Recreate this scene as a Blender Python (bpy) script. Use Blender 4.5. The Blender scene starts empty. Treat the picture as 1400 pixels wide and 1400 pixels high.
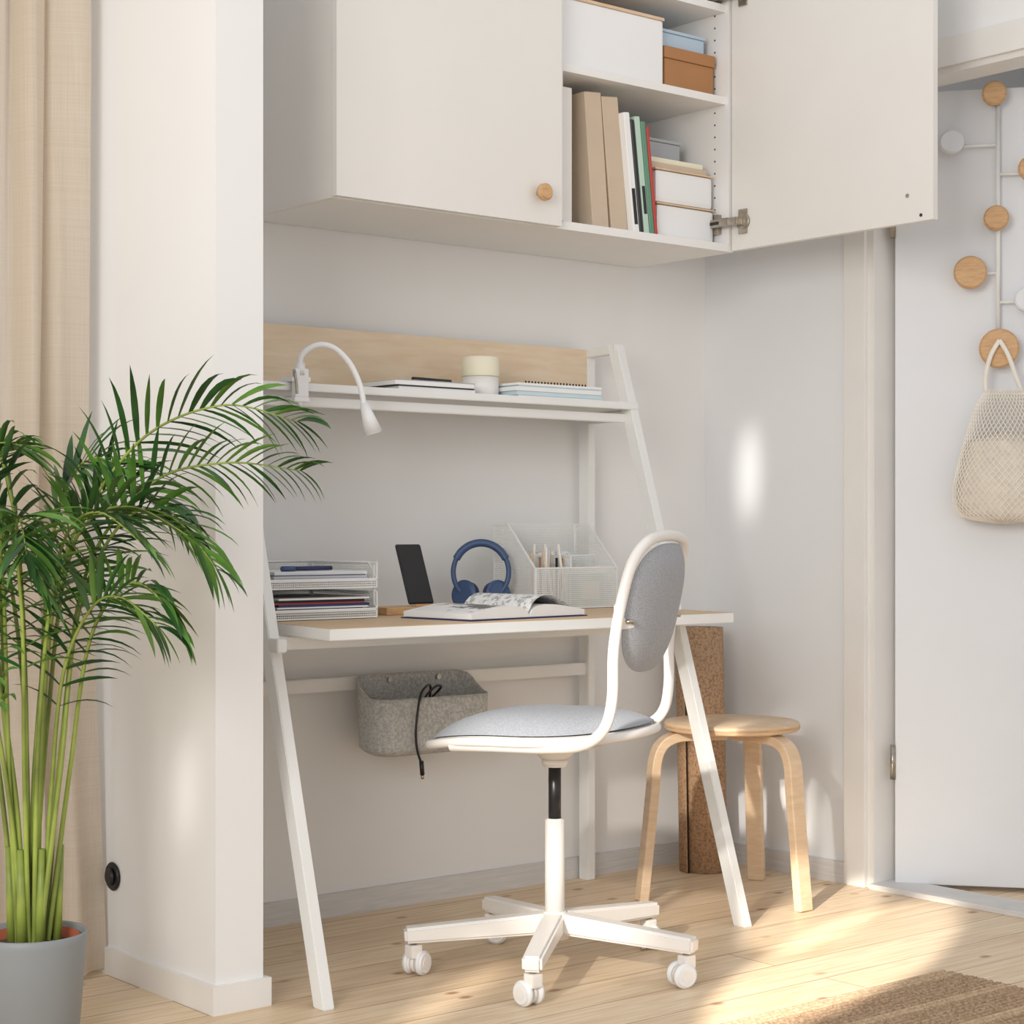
import bpy, bmesh, math, random
from mathutils import Vector, Matrix
random.seed(7)
sc = bpy.context.scene
COL = sc.collection
try:
    sc.view_settings.view_transform = 'Standard'
except Exception: pass

# ------------------------------------------------------------ materials
def mk(name):
    m = bpy.data.materials.new(name); m.use_nodes = True
    nt = m.node_tree; b = nt.nodes['Principled BSDF']
    return m, nt, b
def plain(name, c, rough=0.5, metal=0.0, var=0.03, scale=6, bump=0.0, bscale=200, alpha=None):
    m, nt, b = mk(name)
    tc = nt.nodes.new('ShaderNodeTexCoord')
    n = nt.nodes.new('ShaderNodeTexNoise'); n.inputs['Scale'].default_value = scale
    n.inputs['Detail'].default_value = 3
    nt.links.new(tc.outputs['Object'], n.inputs['Vector'])
    r = nt.nodes.new('ShaderNodeValToRGB')
    r.color_ramp.elements[0].position = .3; r.color_ramp.elements[1].position = .7
    r.color_ramp.elements[0].color = [max(0, x*(1-var)) for x in c]+[1]
    r.color_ramp.elements[1].color = [min(1, x*(1+var)) for x in c]+[1]
    nt.links.new(n.outputs['Fac'], r.inputs['Fac'])
    nt.links.new(r.outputs['Color'], b.inputs['Base Color'])
    b.inputs['Roughness'].default_value = rough
    b.inputs['Metallic'].default_value = metal
    if bump:
        n2 = nt.nodes.new('ShaderNodeTexNoise'); n2.inputs['Scale'].default_value = bscale
        nt.links.new(tc.outputs['Object'], n2.inputs['Vector'])
        bp = nt.nodes.new('ShaderNodeBump'); bp.inputs['Strength'].default_value = bump
        bp.inputs['Distance'].default_value = 0.002
        nt.links.new(n2.outputs['Fac'], bp.inputs['Height'])
        nt.links.new(bp.outputs['Normal'], b.inputs['Normal'])
    return m
def wood(name, c1, c2, scale=(2, 30, 30), rough=.45, ns=3.0):
    m, nt, b = mk(name)
    tc = nt.nodes.new('ShaderNodeTexCoord'); mp = nt.nodes.new('ShaderNodeMapping')
    mp.inputs['Scale'].default_value = scale
    n = nt.nodes.new('ShaderNodeTexNoise'); n.inputs['Scale'].default_value = ns
    n.inputs['Detail'].default_value = 5; n.inputs['Distortion'].default_value = .6
    r = nt.nodes.new('ShaderNodeValToRGB')
    r.color_ramp.elements[0].position = .3; r.color_ramp.elements[1].position = .7
    r.color_ramp.elements[0].color = list(c1)+[1]; r.color_ramp.elements[1].color = list(c2)+[1]
    L = nt.links
    L.new(tc.outputs['Object'], mp.inputs['Vector']); L.new(mp.outputs['Vector'], n.inputs['Vector'])
    L.new(n.outputs['Fac'], r.inputs['Fac']); L.new(r.outputs['Color'], b.inputs['Base Color'])
    b.inputs['Roughness'].default_value = rough
    return m
def floor_mat():
    m, nt, b = mk('pine_floor'); L = nt.links
    tc = nt.nodes.new('ShaderNodeTexCoord')
    br = nt.nodes.new('ShaderNodeTexBrick')
    br.inputs['Color1'].default_value = (.82, .66, .47, 1); br.inputs['Color2'].default_value = (.74, .57, .385, 1)
    br.inputs['Mortar'].default_value = (.42, .28, .17, 1)
    br.inputs['Scale'].default_value = 1; br.inputs['Brick Width'].default_value = 2.3
    br.inputs['Row Height'].default_value = .14; br.inputs['Mortar Size'].default_value = .0020
    br.inputs['Mortar Smooth'].default_value = .3
    br.inputs['Bias'].default_value = -.2
    L.new(tc.outputs['Object'], br.inputs['Vector'])
    mp = nt.nodes.new('ShaderNodeMapping'); mp.inputs['Scale'].default_value = (1.4, 30, 1)
    L.new(tc.outputs['Object'], mp.inputs['Vector'])
    n = nt.nodes.new('ShaderNodeTexNoise'); n.inputs['Scale'].default_value = 2.4
    n.inputs['Detail'].default_value = 6; n.inputs['Distortion'].default_value = 1.2
    L.new(mp.outputs['Vector'], n.inputs['Vector'])
    r = nt.nodes.new('ShaderNodeValToRGB'); r.color_ramp.elements[0].position = .38; r.color_ramp.elements[1].position = .60
    r.color_ramp.elements[0].color = (.78, .70, .60, 1); r.color_ramp.elements[1].color = (1, 1, 1, 1)
    L.new(n.outputs['Fac'], r.inputs['Fac'])
    mx = nt.nodes.new('ShaderNodeMixRGB'); mx.blend_type = 'MULTIPLY'; mx.inputs['Fac'].default_value = .7
    L.new(br.outputs['Color'], mx.inputs['Color1']); L.new(r.outputs['Color'], mx.inputs['Color2'])
    mp2 = nt.nodes.new('ShaderNodeMapping'); mp2.inputs['Scale'].default_value = (5.5, 9, 1)
    L.new(tc.outputs['Object'], mp2.inputs['Vector'])
    v = nt.nodes.new('ShaderNodeTexVoronoi'); v.inputs['Scale'].default_value = 1.0
    v.voronoi_dimensions = '2D'
    L.new(mp2.outputs['Vector'], v.inputs['Vector'])
    r2 = nt.nodes.new('ShaderNodeValToRGB'); r2.color_ramp.elements[0].position = .04; r2.color_ramp.elements[1].position = .12
    r2.color_ramp.elements[0].color = (.45, .27, .15, 1); r2.color_ramp.elements[1].color = (1, 1, 1, 1)
    L.new(v.outputs['Distance'], r2.inputs['Fac'])
    sx = nt.nodes.new('ShaderNodeSeparateColor'); L.new(v.outputs['Color'], sx.inputs[0])
    gt = nt.nodes.new('ShaderNodeMapRange'); gt.inputs['From Min'].default_value = .62; gt.inputs['From Max'].default_value = .9
    gt.inputs['To Max'].default_value = .9
    L.new(sx.outputs[0], gt.inputs['Value'])
    mx2 = nt.nodes.new('ShaderNodeMixRGB'); mx2.blend_type = 'MULTIPLY'
    L.new(gt.outputs[0], mx2.inputs['Fac'])
    L.new(mx.outputs['Color'], mx2.inputs['Color1']); L.new(r2.outputs['Color'], mx2.inputs['Color2'])
    L.new(mx2.outputs['Color'], b.inputs['Base Color'])
    b.inputs['Roughness'].default_value = .42
    return m
def speckle(name, c1, c2, scale, rough=.95, bump=.5, p0=.4, p1=.6):
    m, nt, b = mk(name); L = nt.links
    tc = nt.nodes.new('ShaderNodeTexCoord')
    n = nt.nodes.new('ShaderNodeTexNoise'); n.inputs['Scale'].default_value = scale; n.inputs['Detail'].default_value = 4
    n.inputs['Roughness'].default_value = .7
    L.new(tc.outputs['Object'], n.inputs['Vector'])
    r = nt.nodes.new('ShaderNodeValToRGB'); r.color_ramp.elements[0].position = p0; r.color_ramp.elements[1].position = p1
    r.color_ramp.elements[0].color = list(c1)+[1]; r.color_ramp.elements[1].color = list(c2)+[1]
    L.new(n.outputs['Fac'], r.inputs['Fac']); L.new(r.outputs['Color'], b.inputs['Base Color'])
    bp = nt.nodes.new('ShaderNodeBump'); bp.inputs['Strength'].default_value = bump; bp.inputs['Distance'].default_value = .002
    L.new(n.outputs['Fac'], bp.inputs['Height']); L.new(bp.outputs['Normal'], b.inputs['Normal'])
    b.inputs['Roughness'].default_value = rough
    return m
def curtain_mat():
    m, nt, b = mk('linen_curtain'); L = nt.links
    tc = nt.nodes.new('ShaderNodeTexCoord')
    w = []
    for s in ((3, 3, 600), (600, 600, 3)):
        mp = nt.nodes.new('ShaderNodeMapping'); mp.inputs['Scale'].default_value = s
        L.new(tc.outputs['Object'], mp.inputs['Vector'])
        n = nt.nodes.new('ShaderNodeTexNoise'); n.inputs['Scale'].default_value = 1
        L.new(mp.outputs['Vector'], n.inputs['Vector']); w.append(n)
    a = nt.nodes.new('ShaderNodeMath'); a.operation = 'ADD'
    L.new(w[0].outputs['Fac'], a.inputs[0]); L.new(w[1].outputs['Fac'], a.inputs[1])
    r = nt.nodes.new('ShaderNodeMapRange'); r.inputs['From Min'].default_value = .7; r.inputs['From Max'].default_value = 1.3
    L.new(a.outputs[0], r.inputs['Value'])
    cr = nt.nodes.new('ShaderNodeValToRGB')
    cr.color_ramp.elements[0].color = (.74, .645, .53, 1); cr.color_ramp.elements[1].color = (.82, .735, .63, 1)
    L.new(r.outputs[0], cr.inputs['Fac']); L.new(cr.outputs['Color'], b.inputs['Base Color'])
    b.inputs['Roughness'].default_value = 1
    t = nt.nodes.new('ShaderNodeBsdfTranslucent'); L.new(cr.outputs['Color'], t.inputs['Color'])
    ms = nt.nodes.new('ShaderNodeMixShader'); ms.inputs[0].default_value = .48
    L.new(b.outputs[0], ms.inputs[1]); L.new(t.outputs[0], ms.inputs[2])
    L.new(ms.outputs[0], nt.nodes['Material Output'].inputs['Surface'])
    return m
M = dict(
    wall=plain('wall_paint', (.83, .825, .815), .9, var=.015, scale=2),
    wallr=plain('wall_paint_cool', (.80, .81, .82), .9, var=.015, scale=2),
    trim=plain('trim_paint', (.82, .80, .77), .5, var=.02),
    base=wood('baseboard_grey_wood', (.60, .59, .58), (.70, .69, .68), (3, 3, 60), .6),
    cab=plain('cabinet_lacquer', (.81, .785, .745), .4, var=.01),
    cabin=plain('cabinet_inside', (.85, .84, .82), .5, var=.01),
    metal=plain('white_powder_coat', (.84, .84, .82), .4, var=.02),
    chairw=plain('chair_white_coat', (.86, .83, .79), .35, var=.02),
    black=plain('black_plastic', (.012, .012, .014), .35, var=.1),
    steel=plain('steel', (.42, .38, .32), .3, 1.0, var=.2, scale=60),
    oak=wood('oak_veneer', (.60, .42, .25), (.70, .51, .32), (2, 22, 22), .5),
    birch=wood('birch_panel', (.72, .55, .37), (.81, .66, .49), (2.5, 8, 16), .45),
    stoolw=wood('birch_ply', (.66, .47, .30), (.75, .57, .39), (6, 6, 30), .4),
    knob=wood('oak_knob', (.55, .32, .15), (.68, .43, .22), (10, 10, 60), .5),
    door=plain('door_paint', (.77, .785, .81), .5, var=.01),
    fabric=speckle('grey_melange_fabric', (.32, .335, .365), (.48, .495, .53), 420, bump=.3),
    felt=speckle('grey_felt', (.40, .40, .385), (.60, .60, .585), 160, bump=.6),
    cork=speckle('cork', (.27, .15, .085), (.52, .33, .19), 150, bump=.4, p0=.35, p1=.55),
    rug=speckle('jute', (.27, .17, .10), (.50, .35, .22), 120, bump=1),
    ruglight=speckle('jute_light', (.40, .28, .17), (.60, .44, .29), 120, bump=1),
    curtain=curtain_mat(),
    pot=plain('grey_pot', (.27, .29, .305), .5, var=.03),
    terra=plain('terracotta', (.45, .12, .06), .8, var=.1),
    soil=speckle('soil', (.02, .013, .008), (.10, .07, .045), 90),
    leaf=plain('palm_leaf', (.085, .20, .03), .38, var=.5, scale=9),
    leaf2=plain('palm_leaf_dark', (.028, .095, .02), .35, var=.5, scale=9),
    stem=plain('palm_stem', (.25, .32, .06), .45, var=.5, scale=7),
    paper=plain('paper', (.86, .86, .85), .8, var=.02),
    page=speckle('printed_page', (.20, .19, .18), (.84, .83, .81), 14, bump=0, p0=.44, p1=.50),
    page2=speckle('printed_text_page', (.45, .45, .45), (.86, .85, .84), 60, bump=0, p0=.44, p1=.5),
    beige=plain('beige_linen_binder', (.60, .48, .36), .8, var=.05, bump=.3),
    cream=plain('cream_ceramic', (.84, .79, .62), .6),
    white=plain('white_plastic', (.86, .86, .86), .4, var=.01),
    brown=plain('brown_card', (.42, .20, .08), .7, var=.06),
    bluebox=plain('blue_box', (.48, .60, .72), .5),
    blue=plain('navy_headphone', (.045, .09, .20), .4, var=.1),
    pale=plain('pale_blue', (.58, .72, .78), .6),
    green=plain('green_book', (.12, .28, .19), .5), red=plain('red_book', (.50, .05, .04), .5),
    sage=plain('sage_book', (.50, .66, .55), .6), grey=plain('grey_box', (.42, .44, .47), .6),
    navy=plain('navy_paper', (.03, .04, .12), .6), violet=plain('lilac_paper', (.55, .55, .72), .7),
    cotton=plain('cotton', (.84, .79, .71), .9, var=.05), cottond=plain('cotton_dark', (.76, .69, .60), .95, var=.10, scale=40, bump=.6),
    glass=plain('lamp_lens', (.9, .9, .85), .2),
)
FL = floor_mat()

# ------------------------------------------------------------ helpers
def root(name, loc=(0, 0, 0)):
    e = bpy.data.objects.new(name, None); e.location = loc; e.empty_display_size = .05
    COL.objects.link(e); return e
def add(name, me, mat, parent=None, loc=(0, 0, 0), rot=None, smooth=False):
    o = bpy.data.objects.new(name, me); COL.objects.link(o)
    if mat:
        if isinstance(mat, (list, tuple)):
            for k in mat: me.materials.append(k)
        else: me.materials.append(mat)
    o.location = loc
    if rot: o.rotation_euler = rot
    if smooth:
        for p in me.polygons: p.use_smooth = True
    if parent:
        o.parent = parent
        o.matrix_parent_inverse = Matrix.Translation(-Vector(parent.location))
    return o
def box(name, a, b, mat, parent=None, bev=.0, rot=None):
    a = Vector(a); b = Vector(b); c = (a+b)/2; s = b-a
    bm = bmesh.new(); bmesh.ops.create_cube(bm, size=1)
    for v in bm.verts: v.co = Vector((v.co.x*s.x, v.co.y*s.y, v.co.z*s.z))
    if bev: bmesh.ops.bevel(bm, geom=bm.edges[:], offset=bev, segments=2, affect='EDGES', profile=.7)
    me = bpy.data.meshes.new(name); bm.to_mesh(me); bm.free()
    return add(name, me, mat, parent, c, rot)
def prism(name, pts, z0, z1, mat, parent=None, bev=0):
    bm = bmesh.new()
    f = bm.faces.new([bm.verts.new((x, y, z0)) for x, y in pts])
    r = bmesh.ops.extrude_face_region(bm, geom=[f])
    for v in r['geom']:
        if isinstance(v, bmesh.types.BMVert): v.co.z = z1
    bmesh.ops.recalc_face_normals(bm, faces=bm.faces[:])
    if bev: bmesh.ops.bevel(bm, geom=bm.edges[:], offset=bev, segments=2, affect='EDGES')
    me = bpy.data.meshes.new(name); bm.to_mesh(me); bm.free()
    return add(name, me, mat, parent)
def beam(name, p0, p1, wx, wy, mat, parent=None, bev=.002, w1=None):
    bm = bmesh.new(); vs = []
    for p, (ax, ay) in ((p0, (wx, wy)), (p1, w1 or (wx, wy))):
        for sx, sy in ((-1, -1), (1, -1), (1, 1), (-1, 1)):
            vs.append(bm.verts.new((p[0]+sx*ax/2, p[1]+sy*ay/2, p[2])))
    for f in ((3, 2, 1, 0), (4, 5, 6, 7), (0, 1, 5, 4), (1, 2, 6, 5), (2, 3, 7, 6), (3, 0, 4, 7)):
        bm.faces.new([vs[i] for i in f])
    bmesh.ops.recalc_face_normals(bm, faces=bm.faces[:])
    if bev: bmesh.ops.bevel(bm, geom=bm.edges[:], offset=bev, segments=2, affect='EDGES')
    me = bpy.data.meshes.new(name); bm.to_mesh(me); bm.free()
    return add(name, me, mat, parent)
def bar(name, p0, p1, w, h, mat, parent=None, bev=.002, w1=None, h1=None):
    p0 = Vector(p0); p1 = Vector(p1); d = (p1-p0).normalized()
    s = d.cross(Vector((0, 0, 1))).normalized(); u = s.cross(d).normalized()
    bm = bmesh.new(); vs = []
    for p, ww, hh in ((p0, w, h), (p1, w1 or w, h1 or h)):
        for a, b in ((-1, -1), (1, -1), (1, 1), (-1, 1)):
            vs.append(bm.verts.new(p+s*a*ww/2+u*b*hh/2))
    for f in ((3, 2, 1, 0), (4, 5, 6, 7), (0, 1, 5, 4), (1, 2, 6, 5), (2, 3, 7, 6), (3, 0, 4, 7)):
        bm.faces.new([vs[i] for i in f])
    bmesh.ops.recalc_face_normals(bm, faces=bm.faces[:])
    if bev: bmesh.ops.bevel(bm, geom=bm.edges[:], offset=bev, segments=2, affect='EDGES')
    me = bpy.data.meshes.new(name); bm.to_mesh(me); bm.free()
    return add(name, me, mat, parent)
def cyl(name, p0, p1, r0, mat, parent=None, r1=None, seg=32, bev=0):
    p0 = Vector(p0); p1 = Vector(p1); d = p1-p0
    bm = bmesh.new()
    bmesh.ops.create_cone(bm, cap_ends=True, segments=seg, radius1=r0, radius2=r0 if r1 is None else r1, depth=d.length)
    if bev:
        es = [e for e in bm.edges if abs(abs(e.verts[0].co.z)-d.length/2) < 1e-6 and abs(e.verts[0].co.z-e.verts[1].co.z) < 1e-6]
        bmesh.ops.bevel(bm, geom=es, offset=bev, segments=3, affect='EDGES')
    q = d.to_track_quat('Z', 'Y'); bm.transform(q.to_matrix().to_4x4())
    me = bpy.data.meshes.new(name); bm.to_mesh(me); bm.free()
    o = add(name, me, mat, parent, (p0+p1)/2)
    for p in me.polygons: p.use_smooth = len(p.vertices) == 4
    return o
def crom(pts, n=8, cyc=False):
    P = [Vector(p) for p in pts]; out = []; N = len(P)
    rng = range(N if cyc else N-1)
    for i in rng:
        if cyc: a, b, c, d = P[(i-1) % N], P[i], P[(i+1) % N], P[(i+2) % N]
        else: a, b, c, d = P[max(i-1, 0)], P[i], P[i+1], P[min(i+2, N-1)]
        for k in range(n):
            t = k/n
            out.append(.5*((2*b)+(c-a)*t+(2*a-5*b+4*c-d)*t*t+(3*b-a-3*c+d)*t**3))
    if not cyc: out.append(P[-1])
    return out
def tube(name, pts, r, mat, parent=None, smooth=True, cyc=False, radii=None, n=8):
    P = crom(pts, n, cyc) if smooth else [Vector(p) for p in pts]
    cu = bpy.data.curves.new(name, 'CURVE'); cu.dimensions = '3D'; cu.bevel_depth = r; cu.bevel_resolution = 4
    cu.use_fill_caps = True
    sp = cu.splines.new('POLY'); sp.points.add(len(P)-1); sp.use_cyclic_u = cyc
    for i, p in enumerate(P):
        sp.points[i].co = (*p, 1)
        if radii: sp.points[i].radius = radii[0]+(radii[1]-radii[0])*i/(len(P)-1)
    sp.use_smooth = True
    cu.materials.append(mat)
    o = bpy.data.objects.new(name, cu); COL.objects.link(o)
    if parent:
        o.parent = parent; o.matrix_parent_inverse = Matrix.Translation(-Vector(parent.location))
    return o
def lathe(name, prof, mat, parent=None, loc=(0, 0, 0), seg=48):
    bm = bmesh.new(); rings = []
    for r, z in prof:
        rings.append([bm.verts.new((r*math.cos(2*math.pi*i/seg), r*math.sin(2*math.pi*i/seg), z)) for i in range(seg)])
    for a, b in zip(rings, rings[1:]):
        for i in range(seg): bm.faces.new((a[i], a[(i+1) % seg], b[(i+1) % seg], b[i]))
    bmesh.ops.recalc_face_normals(bm, faces=bm.faces[:])
    me = bpy.data.meshes.new(name); bm.to_mesh(me); bm.free()
    return add(name, me, mat, parent, loc, smooth=True)
def pillow(name, fn, mat, parent=None, n=2.5, seg=56, rings=10):
    bm = bmesh.new()
    edge = None
    for s in (1, -1):
        prev = None
        c = bm.verts.new(fn(0, 0, s, 0))
        for k in range(1, rings+1):
            r = math.sin(k/rings*math.pi/2)
            if k == rings and s == -1: ring = edge
            else:
                ring = []
                for i in range(seg):
                    t = 2*math.pi*i/seg; ct, st = math.cos(t), math.sin(t)
                    a = r*math.copysign(abs(ct)**(2/n), ct); b = r*math.copysign(abs(st)**(2/n), st)
                    ring.append(bm.verts.new(fn(a, b, s if k < rings else 0, r)))
                if k == rings: edge = ring
            for i in range(seg):
                j = (i+1) % seg
                if prev is None: bm.faces.new((c, ring[i], ring[j]))
                else: bm.faces.new((prev[i], ring[i], ring[j], prev[j]))
            prev = ring
    bmesh.ops.recalc_face_normals(bm, faces=bm.faces[:])
    me = bpy.data.meshes.new(name); bm.to_mesh(me); bm.free()
    return add(name, me, mat, parent, smooth=True)
def mesh_panel(bm, o, u, v, nu, nv, w=.0008, top=None):
    o = Vector(o); u = Vector(u); v = Vector(v); nrm = u.cross(v).normalized()
    def seg(p, q, ww, off=0.0):
        d = (q-p)
        if d.length < 1e-5: return
        s = d.normalized().cross(nrm)*ww; t = nrm*(ww+off)
        vs = [bm.verts.new(x) for x in (p-s-t, p+s-t, p+s+t, p-s+t, q-s-t, q+s-t, q+s+t, q-s+t)]
        for f in ((0, 1, 5, 4), (1, 2, 6, 5), (2, 3, 7, 6), (3, 0, 4, 7), (3, 2, 1, 0), (4, 5, 6, 7)): bm.faces.new([vs[i] for i in f])
    f = top or (lambda t: 1)
    for i in range(nu+1):
        t = i/nu; seg(o+u*t, o+u*t+v*f(t), w*2.2 if i in (0, nu) else w)
    for j in range(nv+1):
        h = j/nv; ts = [t/40 for t in range(41) if f(t/40) >= h-1e-6]
        if ts and j < nv: seg(o+u*min(ts)+v*h, o+u*max(ts)+v*h, w*2.2 if j == 0 else w, .00012)
    for i in range(12):
        seg(o+u*(i/12)+v*f(i/12), o+u*((i+1)/12)+v*f((i+1)/12), w*2.6, .0002)

# ------------------------------------------------------------ room shell
box('floor', (-2.5, -1.5, -.05), (3.86, 3.85, 0), FL)
box('floor_hall', (3.86, 1.0, -.05), (6.0, 4.2, 0), FL)
box('wall_back', (1.95, 3.75, 0), (3.94, 3.87, 2.75), M['wall'])
box('wall_partition', (1.844, 3.134, 0), (1.952, 3.87, 2.75), M['wall'])
w = root('wall_window', (0, 3.8, 0))
box('below_window', (-2.5, 3.75, 0), (1.844, 3.87, .25), M['wall'], w)
box('above_window', (-2.5, 3.75, 2.35), (1.844, 3.87, 2.75), M['wall'], w)
box('pier_right', (1.72, 3.75, .25), (1.844, 3.87, 2.35), M['wall'], w)
box('pier_left', (-2.5, 3.75, .25), (.4, 3.87, 2.35), M['wall'], w)
w = root('window_1', (1.0, 3.8, .25))
box('sill', (.4, 3.72, .25), (1.72, 3.87, .28), M['trim'], w)
for a, b in (((.4, .28), (.46, 2.35)), ((1.66, .28), (1.72, 2.35)), ((1.0, .28), (1.06, 2.35)), ((.4, 2.29), (1.72, 2.35)), ((.4, .28), (1.72, .34))):
    box('frame', (a[0], 3.79, a[1]), (b[0], 3.84, b[1]), M['trim'], w)
box('wall_right', (3.82, 3.16, 0), (3.92, 3.75, 2.75), M['wallr'])
box('wall_right_lintel', (3.82, 2.2, 2.11), (3.92, 3.16, 2.75), M['wall'])
box('wall_right_front', (3.82, -1.5, 0), (3.92, 2.2, 2.75), M['wall'])
t = root('trim_1', (3.81, 3.19, 0))
box('casing_side', (3.806, 3.155, 0), (3.82, 3.225, 2.18), M['trim'], t, .002)
box('casing_front', (3.806, 2.135, 0), (3.82, 2.205, 2.18), M['trim'], t, .002)
box('casing_top', (3.806, 2.205, 2.105), (3.82, 3.155, 2.18), M['trim'], t, .002)
box('jamb', (3.82, 3.135, 0), (3.92, 3.16, 2.11), M['trim'], t, .002)
box('jamb_top', (3.82, 2.2, 2.09), (3.92, 3.135, 2.11), M['trim'], t, .002)
box('threshold', (3.80, 2.2, 0), (3.92, 3.135, .015), M['base'], t, .003)
box('wall_hall_far', (5.4, 1.0, 0), (5.5, 4.2, 2.75), M['wall'])
box('wall_hall_end', (3.92, 3.75, 0), (5.4, 3.85, 2.75), M['wall'])
box('ceiling_hall', (3.92, 1.0, 2.75), (5.5, 4.2, 2.85), M['wall'])
box('baseboard_back', (1.952, 3.738, 0), (3.82, 3.75, .057), M['base'])
box('baseboard_right', (3.808, 3.225, 0), (3.82, 3.738, .057), M['base'])
b = root('baseboard_partition', (1.85, 3.13, 0))
prism('moulding', [(1.832, 3.75), (1.832, 3.122), (1.964, 3.122), (1.964, 3.738), (1.952, 3.738), (1.952, 3.134), (1.844, 3.134), (1.844, 3.75)], 0, .056, M['trim'], b)
o = root('power_outlet', (1.84, 3.53, .208))
cyl('plate', (1.8435, 3.55, .208), (1.836, 3.55, .208), .030, M['black'], o, bev=.003)
cyl('plug', (1.836, 3.55, .208), (1.829, 3.55, .208), .018, M['black'], o, bev=.003)

# ------------------------------------------------------------ open hall door + hooks
HX, HY = 3.87, 3.105
dv = Vector((.62, -.78, 0)).normalized(); nv = Vector((-dv.y, dv.x, 0))*-1
if nv.x > 0: nv = -nv
def dp(s, z, off=0):
    p = Vector((HX, HY, 0))+dv*s+nv*off; return Vector((p.x, p.y, z))
d = root('door_1', (HX, HY, 0))
q = [dp(.0, 0), dp(.78, 0), dp(.78, 0, -.04), dp(0, 0, -.04)]
prism('leaf', [(p.x, p.y) for p in q], .012, 2.085, M['door'], d, .002)
for z in (.33, 1.75):
    cyl('hinge', dp(-.006, z-.045, .004), dp(-.006, z+.045, .004), .007, M['steel'], d)
cyl('handle_rose', dp(.72, 1.02, 0), dp(.72, 1.02, .012), .025, M['steel'], d)
bar('handle_lever', dp(.72, 1.02, .045), dp(.60, 1.02, .045), .015, .018, M['steel'], d)
cyl('handle_neck', dp(.72, 1.02, .0), dp(.72, 1.02, .05), .009, M['steel'], d)
h = root('coat_rack', dp(.26, 1.4, .02))
cyl('rod', dp(.26, 1.40, .02), dp(.26, 2.05, .02), .006, M['metal'], h)
for s0, s1, z in ((.143, .26, 1.934), (.26, .335, 1.858), (.26, .325, 1.527), (.19, .26, 1.603)):
    cyl('arm', dp(s0, z, .02), dp(s1, z, .02), .004, M['metal'], h)
for s, z, r, mm in ((.25, 2.062, .031, 'knob'), (.143, 1.941, .031, 'door'), (.255, 1.741, .032, 'knob'),
                    (.19, 1.603, .042, 'knob'), (.262, 1.406, .050, 'knob'), (.34, 1.866, .031, 'knob'), (.33, 1.53, .031, 'door')):
    cyl('peg_stem', dp(s, z, .001), dp(s, z, .04), .008, M['metal'], h)
    cyl('peg_disc', dp(s, z, .035), dp(s, z, .056), r, M[mm], h, bev=.004, seg=48)
nb = root('net_bag', dp(.262, .95, .06))
prof = [(1.30, .045), (1.26, .072), (1.20, .092), (1.13, .112), (1.06, .128), (1.01, .130), (.975, .112), (.957, .06), (.954, .01)]
def bagw(z):
    for (z0, w0), (z1, w1) in zip(prof, prof[1:]):
        if z <= z0 and z >= z1: return w0+(w1-w0)*(z0-z)/(z0-z1)
    return .01
for nm, sc_, mat, seg, zt, wires in (('net', 1.0, M['cotton'], 48, 1.30, True), ('contents', .93, M['cottond'], 48, 1.19, False)):
    bm = bmesh.new(); rows = 36; R = []
    for k in range(rows+1):
        z = .955+(zt-.955)*(1-k/rows); w_ = bagw(z)*sc_
        if not wires and k == 0: w_ = .004
        if not wires and k == 2: w_ *= .75
        R.append([bm.verts.new(dp(.275+w_*math.cos(2*math.pi*(i+(k % 2)*.5)/seg), z, .066+.42*w_*math.sin(2*math.pi*(i+(k % 2)*.5)/seg))) for i in range(seg)])
    for k in range(rows-1):
        for i in range(seg):
            if wires:
                if k % 2 == 0: f = (R[k][i], R[k+1][i], R[k+2][i], R[k+1][(i-1) % seg])
                else: f = (R[k][i], R[k+1][(i+1) % seg], R[k+2][i], R[k+1][i])
                bm.faces.new(f)
            elif k % 2 == 0: bm.faces.new((R[k][i], R[k+2][i], R[k+2][(i+1) % seg], R[k][(i+1) % seg]))
    me = bpy.data.meshes.new(nm); bm.to_mesh(me); bm.free()
    ob = add(nm, me, mat, nb)
    if wires:
        wm = ob.modifiers.new('w', 'WIREFRAME'); wm.thickness = .0024; wm.use_replace = True
for sx in (-1, 1):
    tube('handle', [dp(.262, 1.425, .066), dp(.262+sx*.022, 1.385, .066), dp(.265+sx*.038, 1.33, .066), dp(.275+sx*.045, 1.285, .066)], .006, M['cotton'], nb)

# ------------------------------------------------------------ curtain
cu = root('curtain', (1.5, 3.62, 0))
bm = bmesh.new(); nx, nz = 220, 44; G = []
for j in range(nz+1):
    z = .012+2.6*j/nz; row = []
    fl = max(0, 1-z/1.0)
    for i in range(nx+1):
        s = i/nx; x = .55+1.25*s + (.03*fl if s > .9 else 0)*(s-.9)*10
        ph = s*2*math.pi*12 + .8*math.sin(z*1.1+s*9)+1.3*math.sin(s*41)
        y = 3.615+.034*math.sin(ph)+.010*math.sin(ph*2.37+z*2)-.05*fl*s
        row.append(bm.verts.new((x+.008*math.cos(ph*1.0), y, z)))
    G.append(row)
for j in range(nz):
    for i in range(nx): bm.faces.new((G[j][i], G[j][i+1], G[j+1][i+1], G[j+1][i]))
me = bpy.data.meshes.new('cloth'); bm.to_mesh(me); bm.free()
add('cloth', me, M['curtain'], cu, smooth=True)
cyl('rail', (.3, 3.64, 2.63), (1.835, 3.64, 2.63), .012, M['metal'], cu)

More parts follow.
